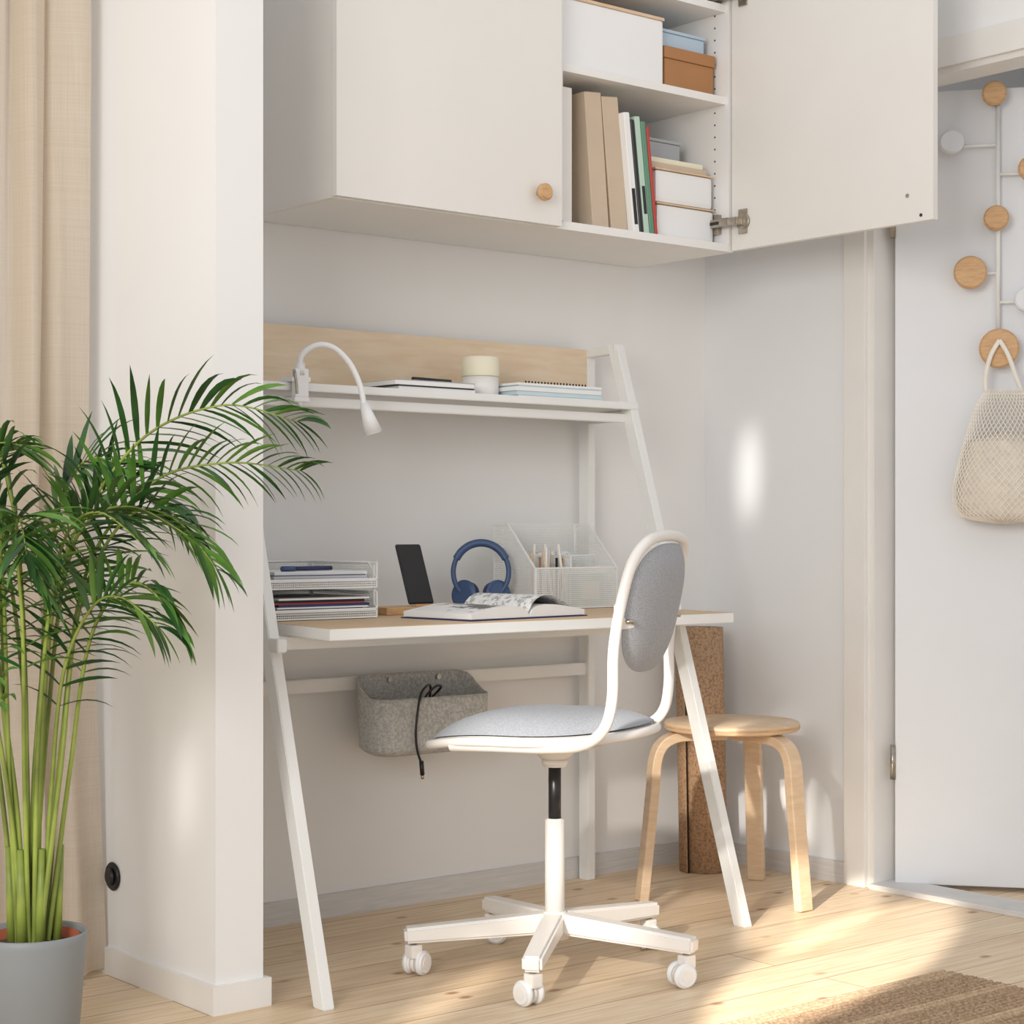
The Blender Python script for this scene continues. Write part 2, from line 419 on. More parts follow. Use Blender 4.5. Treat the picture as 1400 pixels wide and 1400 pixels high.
# ------------------------------------------------------------ wall cabinet
CX0, CXM, CX1, CY, CB, CT = 2.279, 2.935, 3.548, 3.38, 1.668, 2.50
c = root('storage_cabinet', (2.9, 3.74, CB)); Y1 = 3.748
box('side_left', (CX0, CY, CB), (CX0+.018, Y1, CT), M['cab'], c)
box('side_right', (CX1-.018, CY, CB), (CX1, Y1, CT), M['cabin'], c)
box('divider', (CXM-.018, CY, CB+.018), (CXM+.018, Y1, CT), M['cabin'], c)
box('bottom', (CX0+.018, CY, CB), (CX1-.018, Y1, CB+.02), M['cabin'], c)
box('top', (CX0+.018, CY, CT-.018), (CX1-.018, Y1, CT), M['cab'], c)
box('back', (CX0+.018, Y1-.006, CB+.02), (CX1-.018, Y1, CT-.018), M['cabin'], c)
for z in (2.056, 2.298):
    box('shelf', (CXM+.018, CY+.012, z), (CX1-.018, Y1-.006, z+.02), M['cabin'], c, .001)
    box('shelf', (CX0+.018, CY+.012, z), (CXM-.018, Y1-.006, z+.02), M['cabin'], c, .001)
box('panel_left', (CX0+.001, CY-.02, CB+.002), (CXM-.002, CY-.001, CT-.002), M['cab'], c, .0012)
box('panel_right', (CX1-.012, 2.725, CB+.002), (CX1+.006, CY-.006, CT-.002), M['cab'], c, .0012)
cyl('knob_stem', (2.859, CY-.021, 1.741), (2.859, CY-.036, 1.741), .008, M['knob'], c)
cyl('knob', (2.859, CY-.034, 1.741), (2.859, CY-.052, 1.741), .0205, M['knob'], c, bev=.004)
for z in (1.742, 2.335):
    cyl('hinge_cup', (CX1-.010, CY-.048, z), (CX1-.019, CY-.048, z), .022, M['steel'], c, bev=.002)
    box('hinge_plate', (CX1-.018, CY-.062, z-.032), (CX1-.012, CY-.034, z+.032), M['steel'], c, .001)
    box('hinge_link', (CX1-.044, CY-.05, z-.010), (CX1-.018, CY-.01, z+.010), M['steel'], c, .004)
    box('hinge_arm', (CX1-.046, CY-.020, z-.011), (CX1-.028, CY+.065, z+.011), M['steel'], c, .003)
    box('hinge_mount', (CX1-.032, CY+.025, z-.026), (CX1-.018, CY+.055, z+.026), M['steel'], c, .002)
    box('hinge_slot', (CX1-.0475, CY+.01, z-.004), (CX1-.0455, CY+.05, z+.004), M['black'], c)
cyl('cam_hole', (CX1-.0115, 2.80, 1.735), (CX1-.0135, 2.80, 1.735), .005, M['steel'], c)
cyl('cam_hole', (CX1-.0115, 2.76, 1.684), (CX1-.0135, 2.76, 1.684), .004, M['black'], c)
for k in range(22):
    z = 1.72+k*.032
    for y in (3.43, 3.69):
        cyl('pin_hole', (CX1-.0182, y, z), (CX1-.0186, y, z), .0025, M['black'], c, seg=10)

def lidbox(name, a, b, mat, lid, lt=.008, bev=.006):
    r = root(name, ((a[0]+b[0])/2, (a[1]+b[1])/2, a[2]))
    box('body', a, (b[0], b[1], b[2]-lt), mat, r, bev)
    box('lid', (a[0]-.003, a[1]-.003, b[2]-lt), (b[0]+.003, b[1]+.003, b[2]), lid, r, .002)
    return r
lidbox('storage_box', (2.965, 3.41, 2.0765), (3.320, 3.70, 2.25), M['white'], M['stoolw'])
lidbox('cardboard_box', (3.335, 3.42, 2.0765), (3.515, 3.68, 2.185), M['brown'], M['brown'], .03)
lidbox('storage_box', (3.335, 3.44, 2.1855), (3.50, 3.66, 2.235), M['bluebox'], M['bluebox'])
lidbox('storage_box', (3.308, 3.42, 1.6885), (3.515, 3.66, 1.78), M['white'], M['stoolw'], .004, .012)
lidbox('storage_box', (3.303, 3.42, 1.7805), (3.51, 3.66, 1.868), M['white'], M['stoolw'], .004, .012)
r = root('paper_stack', (3.4, 3.5, 1.8685))
box('papers', (3.298, 3.43, 1.8685), (3.50, 3.62, 1.885), M['beige'], r, .002)
box('envelope', (3.30, 3.44, 1.885), (3.495, 3.64, 1.90), M['cream'], r, .003)
lidbox('storage_box', (3.33, 3.50, 1.9005), (3.47, 3.66, 1.965), M['grey'], M['grey'])
bk = root('books', (3.2, 3.5, 1.688))
def leanbook(x0, th, hgt, dep, y0, ang, mat, band=None):
    parts = [(0, th, 0, dep, 0, hgt, mat, min(.002, th*.2))]
    if band: parts.append((th*.22, th*.78, -.0006, .004, band[0], band[1], M['black'], 0))
    for xa, xb, ya, yb, za, zb, mm, bv in parts:
        bm = bmesh.new(); bmesh.ops.create_cube(bm, size=1)
        for v in bm.verts: v.co = Vector((xa+(v.co.x+.5)*(xb-xa), ya+(v.co.y+.5)*(yb-ya), za+(v.co.z+.5)*(zb-za)))
        if bv: bmesh.ops.bevel(bm, geom=bm.edges[:], offset=bv, segments=1, affect='EDGES')
        bm.transform(Matrix.Rotation(-ang, 4, 'Y'))
        me = bpy.data.meshes.new('book'); bm.to_mesh(me); bm.free()
        add('book', me, mm, bk, (x0, y0, 1.689))
leanbook(2.955, .055, .335, .27, 3.41, 0.0, M['cab'])
leanbook(3.088, .055, .338, .27, 3.42, .085, M['beige'])
leanbook(3.152, .055, .335, .27, 3.42, .105, M['beige'])
for x0, th, hh, mm, bd in ((3.209, .020, .30, 'paper', (.02, .11)), (3.231, .012, .285, 'black', None), (3.246, .018, .295, 'sage', (.05, .12)), (3.266, .016, .285, 'green', None), (3.284, .010, .275, 'red', None)):
    leanbook(x0, th, hh, .23, 3.40, .12, M[mm], bd)

# ------------------------------------------------------------ ladder desk
def sh(x, y): return x+.165*(y-3.035)
dk = root('ladder_desk', (2.7, 3.4, 0))
legY = lambda z: 3.035+.535*z/1.41
XL, XR = 2.03, 3.218
for nm, x in (('left', XL), ('right', XR)):
    beam('leg_'+nm, (sh(x, legY(0)), legY(0), 0), (sh(x, legY(1.425)), legY(1.425), 1.425), .026, .038, M['metal'], dk)
    beam('post_'+nm, (sh(x, 3.712), 3.712, 0), (sh(x, 3.712), 3.712, 1.425), .026, .038, M['metal'], dk)
    bar('top_cap_'+nm, (sh(x, 3.56), 3.56, 1.4125), (sh(x, 3.70), 3.70, 1.4125), .026, .025, M['metal'], dk)
    bar('desk_rail_'+nm, (sh(x, 3.24 if x < 3 else 3.29), 3.24 if x < 3 else 3.29, .70), (sh(x, 3.70), 3.70, .70), .022, .028, M['metal'], dk)
    bar('shelf_rail_'+nm, (sh(x, 3.50), 3.50, 1.235), (sh(x, 3.70), 3.70, 1.235), .022, .025, M['metal'], dk)
bar('cross_bar_low', (sh(XL, 3.712), 3.712, .567), (sh(XR, 3.712), 3.712, .567), .02, .032, M['metal'], dk)
bar('cross_bar_shelf', (sh(XL, 3.52), 3.52, 1.228), (sh(XR, 3.52), 3.52, 1.228), .02, .022, M['metal'], dk)
bar('cross_bar_desk', (sh(XL, 3.32), 3.32, .70), (sh(XR, 3.32), 3.32, .70), .02, .028, M['metal'], dk)
def shq(x0, x1, y0, y1, yr): return [(x0+.165*(y0-yr), y0), (x1+.165*(y0-yr), y0), (x1+.165*(y1-yr), y1), (x0+.165*(y1-yr), y1)]
prism('desktop', shq(2.088, 3.256, 3.10, 3.692, 3.10), .716, .739, M['metal'], dk, .0015)
prism('desktop_veneer', shq(2.092, 3.252, 3.104, 3.69, 3.10), .7391, .7402, M['oak'], dk)
prism('shelf', shq(2.10, 3.308, 3.488, 3.692, 3.49), 1.25, 1.268, M['metal'], dk, .0015)
box('back_panel', (2.12, 3.698, 1.262), (sh(XR, 3.712)-.012, 3.712, 1.422), M['birch'], dk, .001)

DZ = .7405
lt = root('letter_tray', (2.28, 3.5, DZ))
bm = bmesh.new()
for z0 in (DZ+.003, DZ+.07):
    mesh_panel(bm, (2.14, 3.42, z0), (.29, 0, 0), (0, .27, 0), 44, 40)
    mesh_panel(bm, (2.142, 3.691, z0), (.286, 0, 0), (0, 0, .055), 56, 11)
    mesh_panel(bm, (2.139, 3.422, z0), (0, .266, 0), (0, 0, .055), 50, 11)
    mesh_panel(bm, (2.431, 3.422, z0), (0, .266, 0), (0, 0, .055), 50, 11)
    mesh_panel(bm, (2.142, 3.419, z0), (.286, 0, 0), (0, 0, .016), 56, 3)
me = bpy.data.meshes.new('wire'); bm.to_mesh(me); bm.free(); add('wire', me, M['metal'], lt)
for z0 in (DZ+.003, DZ+.07):
    tube('rim', [(2.14, 3.42, z0+.018), (2.14, 3.45, z0+.055), (2.14, 3.69, z0+.055), (2.43, 3.69, z0+.055), (2.43, 3.45, z0+.055), (2.43, 3.42, z0+.018)], .0032, M['metal'], lt, False, True)
for x in (2.14, 2.43):
    for y in (3.43, 3.68):
        cyl('post', (x, y, DZ), (x, y, DZ+.12), .0036, M['metal'], lt)
z = DZ+.073
for k, (mm, t_) in enumerate((('paper', .007), ('violet', .004), ('paper', .006), ('violet', .003), ('paper', .005), ('navy', .0015), ('paper', .007))):
    o = .006*math.sin(k*2.3); box('sheet', (2.16+o, 3.425+o, z), (2.405+o, 3.66+o, z+t_), M[mm], lt); z += t_
pn = root('fountain_pen', (2.29, 3.5, z))
cyl('barrel', (2.25, 3.48, z+.006), (2.36, 3.50, z+.006), .005, M['navy'], pn)
cyl('cap', (2.21, 3.473, z+.006), (2.25, 3.48, z+.006), .006, M['blue'], pn, bev=.002)
z = DZ+.0055
for k, (mm, t_) in enumerate((('black', .006), ('paper', .004), ('red', .003), ('black', .007), ('paper', .004), ('navy', .006), ('red', .003), ('black', .006), ('paper', .004))):
    o = .008*math.sin(k*1.7); box('magazine', (2.165+o, 3.425-o*.3, z), (2.405+o, 3.66+o, z+t_), M[mm], lt); z += t_
ph = root('phone_stand', (2.6, 3.55, DZ))
box('base', (2.515, 3.50, DZ), (2.668, 3.585, DZ+.018), M['knob'], ph, .003)
box('lip', (2.60, 3.498, DZ+.018), (2.668, 3.506, DZ+.024), M['knob'], ph, .001)
ph = root('smartphone', (2.635, 3.53, DZ+.02))
bm = bmesh.new(); bmesh.ops.create_cube(bm, size=1)
for v in bm.verts: v.co = Vector((v.co.x*.074, v.co.y*.008, (v.co.z+.5)*.152))
bmesh.ops.bevel(bm, geom=bm.edges[:], offset=.003, segments=3, affect='EDGES')
bm.transform(Matrix.Rotation(-.38, 4, 'X'))
me = bpy.data.meshes.new('body'); bm.to_mesh(me); bm.free(); add('body', me, M['black'], ph, (2.632, 3.522, DZ+.0225), smooth=False)
ob = root('open_book', (2.66, 3.28, DZ))
BX, BY, BR = 2.665, 3.285, .1
def bookside(sg):
    bm = bmesh.new(); n = 18; W_, Dp = .182, .22; T = []
    for i in range(n+1):
        t_ = i/n
        zz = .003+.024*(math.sin(math.pi*min(1, t_**.6))**.9)*(1-.3*t_)+.010*t_
        T.append((sg*W_*t_, max(zz, .004)))
    for a, b_ in zip(T, T[1:]):
        p = [bm.verts.new((x, y, z)) for (x, z) in (a, b_) for y in (-Dp/2, -Dp/2+.018, Dp/2-.018, Dp/2)]
        q_ = [bm.verts.new((x, y, .001)) for (x, z) in (a, b_) for y in (-Dp/2, Dp/2)]
        for kk in range(3):
            f = bm.faces.new((p[kk], p[4+kk], p[5+kk], p[kk+1]))
            f.material_index = 1 if (.02 < abs((a[0]+b_[0])/2) < .165 and kk == 1) else 0
        bm.faces.new((q_[0], q_[2], p[4], p[0])); bm.faces.new((q_[1], p[3], p[7], q_[3]))
        if b_ is T[-1]: bm.faces.new((q_[2], q_[3], p[7], p[4]))
    bmesh.ops.recalc_face_normals(bm, faces=bm.faces[:])
    me = bpy.data.meshes.new('pages'); bm.to_mesh(me); bm.free()
    add('pages', me, [M['paper'], M['page'] if sg < 0 else M['page2']], ob, (BX, BY, DZ+.0025), (0, 0, BR))
bookside(-1); bookside(1)
box('cover', (BX-.187, BY-.114, DZ), (BX+.187, BY+.114, DZ+.0025), M['navy'], ob, rot=(0, 0, BR))
# loose lifted page over the gutter
bm = bmesh.new(); PR = []
for i in range(13):
    t_ = i/12; PR.append([bm.verts.new((-.004+.165*t_, y, .006+.045*math.sin(math.pi*t_**.75)*(1-.35*t_)+.004)) for y in (-.108, .108)])
for a, b_ in zip(PR, PR[1:]): bm.faces.new((a[0], b_[0], b_[1], a[1]))
me = bpy.data.meshes.new('lifted_page'); bm.to_mesh(me); bm.free(); add('lifted_page', me, M['page2'], ob, (BX, BY, DZ+.0025), (0, 0, BR), smooth=True)
# headphones
hp = root('headphones', (2.87, 3.6, DZ))
ctr = Vector((2.875, 3.60, DZ+.094)); rt = Vector((.771, -.637, 0)); fa = Vector((.637, .771, 0))
pts = []
for k in range(25):
    a = math.radians(-62+k*(304/24)); lean = .25
    rr = .069; hz = rr*math.sin(a)*1.05
    pts.append(ctr+rt*rr*math.cos(a)+fa*(hz*lean*.5)+Vector((0, 0, hz)))
tube('band', pts, .0065, M['blue'], hp, n=2)
tube('band_pad', pts[7:18], .0098, M['blue'], hp, n=2)
for s in (-1, 1):
    cc = ctr+rt*s*.040+Vector((0, 0, -.056))-fa*.004
    ax = (rt*s*.55-fa*.8+Vector((0, 0, .12))).normalized()
    cyl('ear_cup', cc-ax*.006, cc+ax*.014, .036, M['blue'], hp, bev=.007)
    cyl('ear_pad', cc-ax*.022, cc-ax*.006, .033, M['navy'], hp, bev=.006)
# mesh organiser
og = root('desk_organizer', (3.1, 3.58, DZ))
bm = bmesh.new(); X0, X1, YA, YB = 2.968, 3.243, 3.50, 3.664; z0 = DZ+.003
hB, hF = .21, .10
fn = lambda t_: hF/hB+(1-hF/hB)*min(1, t_*1.5)
mesh_panel(bm, (X0+.002, YA, z0), (X1-X0-.004, 0, 0), (0, 0, hF), 54, 20)
mesh_panel(bm, (X0+.002, YB, z0), (X1-X0-.004, 0, 0), (0, 0, hB), 54, 40, w=.0006)
mesh_panel(bm, (X0, YA+.0025, z0), (0, YB-YA-.005, 0), (0, 0, hB), 32, 40, top=fn)
mesh_panel(bm, (X1, YA+.0025, z0), (0, YB-YA-.005, 0), (0, 0, hB), 32, 40, top=fn, w=.0006)
mesh_panel(bm, (X0+.12, YA+.004, z0), (0, .072, 0), (0, 0, .13), 15, 26, w=.0006)
mesh_panel(bm, (X0+.004, YA+.08, z0), (X1-X0-.008, 0, 0), (0, 0, .13), 52, 26, w=.0006)
mesh_panel(bm, (X0+.004, YA+.004, z0-.001), (X1-X0-.008, 0, 0), (0, YB-YA-.008, 0), 52, 32)
me = bpy.data.meshes.new('wire'); bm.to_mesh(me); bm.free(); add('wire', me, M['metal'], og)
for k in range(12):
    x = X0+.02+.0085*k; y = YA+.03+.02*math.sin(k*2.1)
    cyl('pencil', (x, y, z0+.002), (x+.02*math.sin(k), y+.01, z0+.14+.02*math.sin(k*1.3)), .0034, M[('stoolw', 'cotton', 'paper', 'brown', 'black')[k % 5]], og, seg=8)
box('note_block', (X0+.15, YA+.015, z0+.002), (X0+.245, YA+.065, z0+.085), M['sage'], og, .002)
box('label_card', (X0+.165, YA+.011, z0+.02), (X0+.225, YA+.0145, z0+.065), M['cream'], og, .001)
box('envelopes', (X0+.10, YA+.12, z0+.002), (X0+.22, YA+.125, z0+.14), M['page2'], og, .001)

# clamp lamp
SZ = 1.2683
lp = root('clamp_lamp', (2.27, 3.48, SZ))
box('clamp_top', (2.235, 3.468, SZ), (2.285, 3.52, SZ+.012), M['white'], lp, .004)
box('clamp_back', (2.242, 3.466, SZ-.035), (2.278, 3.482, SZ+.03), M['white'], lp, .004)
box('clamp_low', (2.24, 3.466, SZ-.045), (2.28, 3.505, SZ-.034), M['white'], lp, .004)
cyl('screw', (2.26, 3.478, SZ-.06), (2.26, 3.478, SZ-.030), .007, M['white'], lp)
tube('spring_lever', [(2.243, 3.47, SZ+.01), (2.232, 3.455, SZ+.022), (2.226, 3.44, SZ+.005), (2.230, 3.44, SZ-.03)], .0035, M['steel'], lp)
cyl('neck_base', (2.26, 3.475, SZ+.012), (2.26, 3.475, SZ+.045), .011, M['white'], lp, bev=.003)
tube('gooseneck', [(2.26, 3.475, SZ+.03), (2.262, 3.47, SZ+.06), (2.29, 3.455, SZ+.082), (2.325, 3.44, SZ+.078), (2.358, 3.425, SZ+.045), (2.378, 3.412, SZ-.005), (2.385, 3.405, SZ-.055)], .0066, M['white'], lp)
cyl('head', (2.384, 3.406, SZ-.045), (2.402, 3.394, SZ-.112), .009, M['white'], lp, r1=.0215, bev=.002)
cyl('lens', (2.402, 3.394, SZ-.112), (2.4025, 3.3937, SZ-.114), .018, M['glass'], lp)
def stack(name, x0, x1, y0, y1, z, items):
    r = root(name, ((x0+x1)/2, (y0+y1)/2, z))
    for k, (mm, t_) in enumerate(items):
        o = .008*math.sin(k*2.1+1)
        box('book', (x0+o, y0+o*.4, z), (x1+o*.6, y1+o*.4, z+t_), M[mm], r, .0008); z += t_
    return r, z
r, z = stack('notebook_stack', 2.545, 2.775, 3.50, 3.64, SZ, (('paper', .008), ('black', .003), ('paper', .010), ('grey', .003)))
cyl('pen', (2.62, 3.54, z+.005), (2.74, 3.55, z+.005), .0055, M['black'], r)
r, z = stack('notebook_stack', 2.91, 3.19, 3.50, 3.66, SZ, (('paper', .004), ('pale', .010), ('paper', .010), ('pale', .004), ('paper', .006)))
for k in range(20):
    x = 2.97+k*.0105
    cyl('spiral', (x, 3.54, z-.002), (x, 3.54, z+.009), .0020, M['black'], r, seg=8)
r = root('ceramic_jar', (2.857, 3.58, SZ))
lathe('lower', [(0, 0), (.042, 0), (.045, .003), (.045, .048), (.0, .048)], M['trim'], r, (2.857, 3.58, SZ))
lathe('upper', [(0, .049), (.046, .049), (.047, .052), (.047, .095), (.044, .098), (.0, .098)], M['cream'], r, (2.857, 3.58, SZ))

# ------------------------------------------------------------ felt pouch
fp = root('felt_pouch', (2.73, 3.62, .40))
def rrect(hx, hy, rad, n=8):
    out = []
    for cx, cy, a0 in ((hx-rad, hy-rad, 0), (-hx+rad, hy-rad, 90), (-hx+rad, -hy+rad, 180), (hx-rad, -hy+rad, 270)):
        for k in range(n+1):
            a = math.radians(a0+90*k/n); out.append((cx+rad*math.cos(a), cy+rad*math.sin(a)))
    return out
bm = bmesh.new(); rings = []
for t_ in [0, .02, .06, .12, .2, .35, .5, .65, .8, .9, 1]:
    ins = .03*(1-min(1, t_/.14))**2; pr = rrect(.170-ins+.006*t_, .062-ins*.7, .045-ins*.3)
    ring = []
    for x, y in pr:
        top = .535+.055*(1/(1+math.exp(-(y-.02)/.014)))
        ring.append(bm.verts.new((2.722+x+.0, 3.634+y, .396+(top-.396)*t_)))
    rings.append(ring)
for a, b_ in zip(rings, rings[1:]):
    for i in range(len(a)): bm.faces.new((a[i], a[(i+1) % len(a)], b_[(i+1) % len(a)], b_[i]))
bm.faces.new(rings[0][::-1]); bmesh.ops.recalc_face_normals(bm, faces=bm.faces[:])
me = bpy.data.meshes.new('shell'); bm.to_mesh(me); bm.free(); o = add('shell', me, M['felt'], fp, smooth=True)
sm = o.modifiers.new('s', 'SOLIDIFY'); sm.thickness = .004; sm.offset = -1
for x in (2.66, 2.81): cyl('snap', (x, 3.692, .572), (x, 3.686, .572), .007, M['steel'], fp)
r = root('charging_cable', (2.68, 3.57, .5))
tube('cord', [(2.76, 3.66, .52), (2.74, 3.63, .555), (2.70, 3.59, .562), (2.665, 3.568, .545), (2.65, 3.562, .50), (2.645, 3.562, .45), (2.65, 3.562, .41), (2.66, 3.56, .38)], .0030, M['black'], r)
tube('cord_loop', [(2.76, 3.66, .52), (2.78, 3.64, .55), (2.74, 3.61, .556), (2.70, 3.60, .53), (2.70, 3.62, .48)], .0030, M['black'], r)
cyl('plug', (2.66, 3.56, .385), (2.663, 3.56, .352), .0055, M['black'], r)
cyl('tip', (2.663, 3.56, .352), (2.664, 3.56, .342), .004, M['steel'], r)

# ------------------------------------------------------------ swivel chair
CC = Vector((2.585, 2.985, 0)); F = Vector((-.481, .877, 0)).normalized(); Lf = Vector((-F.y, F.x, 0))
def ch(x, y, z): return CC+F*x+Lf*y+Vector((0, 0, z))
chd = root('swivel_chair', CC)
W = M['chairw']
def seatz(x): return -.035*max(0, x/.25)**2.2+.010*max(0, -x/.2)**2
pillow('seat_cushion', lambda a, b, s, r: ch(.028+.235*a, .212*b*(1-.06*a), .521+seatz(.235*a)+(s*(.038 if s > 0 else .006)*(1-r**4))), M['fabric'], chd, n=2.3)
pillow('seat_pan', lambda a, b, s, r: ch(.028+.240*a, .217*b*(1-.06*a), .509+seatz(.235*a)+(.009*(1 if s > 0 else 0) if r < .98 else 0)-(.020*(1-r**4) if s < 0 else 0)), W, chd, n=2.3)
rim = []
for i in range(48):
    t_ = 2*math.pi*i/48; a = math.copysign(abs(math.cos(t_))**(2/2.3), math.cos(t_)); b = math.copysign(abs(math.sin(t_))**(2/2.3), math.sin(t_))
    rim.append(ch(.028+.240*a, .217*b*(1-.06*a), .507+seatz(.235*a)))
tube('seat_rim', rim, .0095, W, chd, False, True)
half = [(.16, .183, .492), (.06, .204, .497), (-.06, .207, .499), (-.135, .205, .508), (-.178, .200, .54), (-.194, .194, .60), (-.196, .190, .70), (-.212, .186, .80), (-.230, .172, .875), (-.246, .13, .914), (-.252, .05, .926)]
pts = [ch(*p) for p in half]+[ch(x, -y, z) for x, y, z in reversed(half)]
tube('back_loop', pts, .0115, W, chd)
def backf(a, b, s, r):
    z = .778+.134*b; wd = .172*(1+.05*b); y = wd*a
    x = -.190-.05*((z-.66)/.25)-.018*(1-a*a)+s*(.024)*(1-r**4)
    return ch(x, y, z)
pillow('backrest', backf, M['fabric'], chd, n=2.8)
for sg in (1, -1):
    bar('bracket', ch(-.198, sg*.192, .765), ch(-.222, sg*.140, .765), .006, .05, W, chd)
    cyl('screw', ch(-.23, sg*.162, .755), ch(-.20, sg*.162, .755), .005, M['steel'], chd)
cyl('under_cone', ch(0, 0, .488), ch(0, 0, .452), .065, W, chd, r1=.030)
cyl('under_neck', ch(0, 0, .455), ch(0, 0, .435), .028, W, chd, bev=.004)
cyl('piston', ch(0, 0, .31), ch(0, 0, .445), .0135, M['black'], chd)
cyl('column', ch(0, 0, .09), ch(0, 0, .325), .0215, W, chd, r1=.0205, bev=.003)
cyl('hub', ch(0, 0, .070), ch(0, 0, .128), .036, W, chd, r1=.030, bev=.005)
cyl('lever', ch(0.02, -.02, .462), ch(-.03, -.20, .455), .004, W, chd)
for k, deg in enumerate((149, 221, 293, 5, 77)):
    a = math.radians(deg); dr = Vector((math.cos(a), math.sin(a), 0)); sd = Vector((-dr.y, dr.x, 0))
    up = Vector((0, 0, 1))
    bar('base_arm_%d' % k, CC+dr*.02+up*.104, CC+dr*.322+up*.086, .046, .044, W, chd, .006, w1=.040, h1=.032)
    cc = CC+dr*.302
    cyl('caster_stem', cc+up*.07, cc+up*.045, .008, M['steel'], chd)
    rd = Vector((math.cos(a+.9), math.sin(a+.9), 0)); rs = Vector((-rd.y, rd.x, 0)); wc = cc-rd*.012+up*.0262
    for s in (-1, 1):
        cyl('caster_wheel', wc+rs*s*.006, wc+rs*s*.024, .0258, M['white'], chd, bev=.005)
        cyl('caster_hubcap', wc+rs*s*.024, wc+rs*s*.0255, .012, W, chd)
    cyl('caster_hood', wc+rs*-.0055, wc+rs*.0055, .0215, W, chd)
    box('caster_block', cc+Vector((-.014, -.014, .038)), cc+Vector((.014, .014, .066)), W, chd, .005)

# ------------------------------------------------------------ stool
SC = Vector((3.458, 3.30, 0)); st = root('stool', SC)
lathe('seat', [(0, .428), (.168, .428), (.173, .432), (.173, .446), (.169, .450), (0, .450)], M['stoolw'], st, SC, seg=64)
lathe('seat_ply_line', [(.1735, .436), (.1738, .438), (.1738, .440), (.1735, .442)], M['knob'], st, SC, seg=64)
def flatstrip(name, pts, side, w, th, mat, parent):
    P = crom(pts, 10); bm = bmesh.new(); R = []
    for i, p in enumerate(P):
        tg = (P[min(i+1, len(P)-1)]-P[max(i-1, 0)]).normalized(); nr = tg.cross(side).normalized()
        R.append([bm.verts.new(p+side*a*w/2+nr*b*th/2) for a, b in ((-1, -1), (1, -1), (1, 1), (-1, 1))])
    for a, b_ in zip(R, R[1:]):
        for i in range(4): bm.faces.new((a[i], a[(i+1) % 4], b_[(i+1) % 4], b_[i]))
    bm.faces.new(R[0]); bm.faces.new(R[-1]); bmesh.ops.recalc_face_normals(bm, faces=bm.faces[:])
    me = bpy.data.meshes.new(name); bm.to_mesh(me); bm.free()
    o = add(name, me, mat, parent); md = o.modifiers.new('b', 'BEVEL'); md.width = .003; md.segments = 2
    md.limit_method = 'ANGLE'
for k, deg in enumerate((155, 28, 270)):
    a = math.radians(deg); dr = Vector((math.cos(a), math.sin(a), 0)); sd = Vector((-dr.y, dr.x, 0)); up = Vector((0, 0, 1))
    P = [SC+dr*.02+up*.415, SC+dr*.09+up*.415, SC+dr*.15+up*.413, SC+dr*.188+up*.395, SC+dr*.207+up*.355, SC+dr*.214+up*.28, SC+dr*.228+up*.14, SC+dr*.243+up*.001]
    flatstrip('leg_%d' % k, P, sd, .045, .024, M['stoolw'], st)

# ------------------------------------------------------------ rolled cork mat
cm = root('rolled_cork_mat', (3.65, 3.60, 0))
bm = bmesh.new(); N = 150
c0 = Vector((3.665, 3.60)); top_off = Vector((.028, .045))
outer = []
for j, z in enumerate((0.001, .668)):
    row = []
    for i in range(N+1):
        th = 2*math.pi*3.6*i/N; rr = .024+.0125*th/(2*math.pi)
        a = th+math.radians(185-3.6*360)
        o2 = top_off*(z/.668)
        row.append(bm.verts.new((c0.x+o2.x+rr*math.cos(a), c0.y+o2.y+rr*math.sin(a), z)))
    outer.append(row)
for i in range(N): bm.faces.new((outer[0][i], outer[0][i+1], outer[1][i+1], outer[1][i]))
me = bpy.data.meshes.new('roll'); bm.to_mesh(me); bm.free(); o = add('roll', me, [M['cork'], M['black']], cm, smooth=True)
sm = o.modifiers.new('s', 'SOLIDIFY'); sm.thickness = .005; sm.offset = 0; sm.material_offset_rim = 1
bm = bmesh.new(); ring = []
for z in (.37, .395):
    ring.append([bm.verts.new((c0.x+.016+.0715*math.cos(2*math.pi*i/40), c0.y+.026+.0715*math.sin(2*math.pi*i/40), z)) for i in range(40)])
for i in range(40): bm.faces.new((ring[0][i], ring[0][(i+1) % 40], ring[1][(i+1) % 40], ring[1][i]))
me = bpy.data.meshes.new('strap'); bm.to_mesh(me); bm.free(); o = add('strap', me, M['cottond'], cm, smooth=True)
sm = o.modifiers.new('s', 'SOLIDIFY'); sm.thickness = .002

# ------------------------------------------------------------ rug
rg = root('jute_rug', (2.4, 1.9, 0))
box('weave', (1.5, 1.3, 0), (3.17, 2.43, .012), M['rug'], rg, .004)
for k in range(60):
    y = 1.31+k*1.11/59
    tube('fringe', [(3.165, y, .007), (3.19, y+random.uniform(-.006, .006), .005), (3.215, y+random.uniform(-.01, .01), .003)], .0028, M['rug'], rg, n=3)
for k in range(75):
    y = 1.315+k*.01486
    tube('cord', [(1.5, y, .0115), (3.17, y, .0115)], .0065, M['ruglight' if k > 72 or k % 9 in (0, 1) else 'rug'], rg, False)

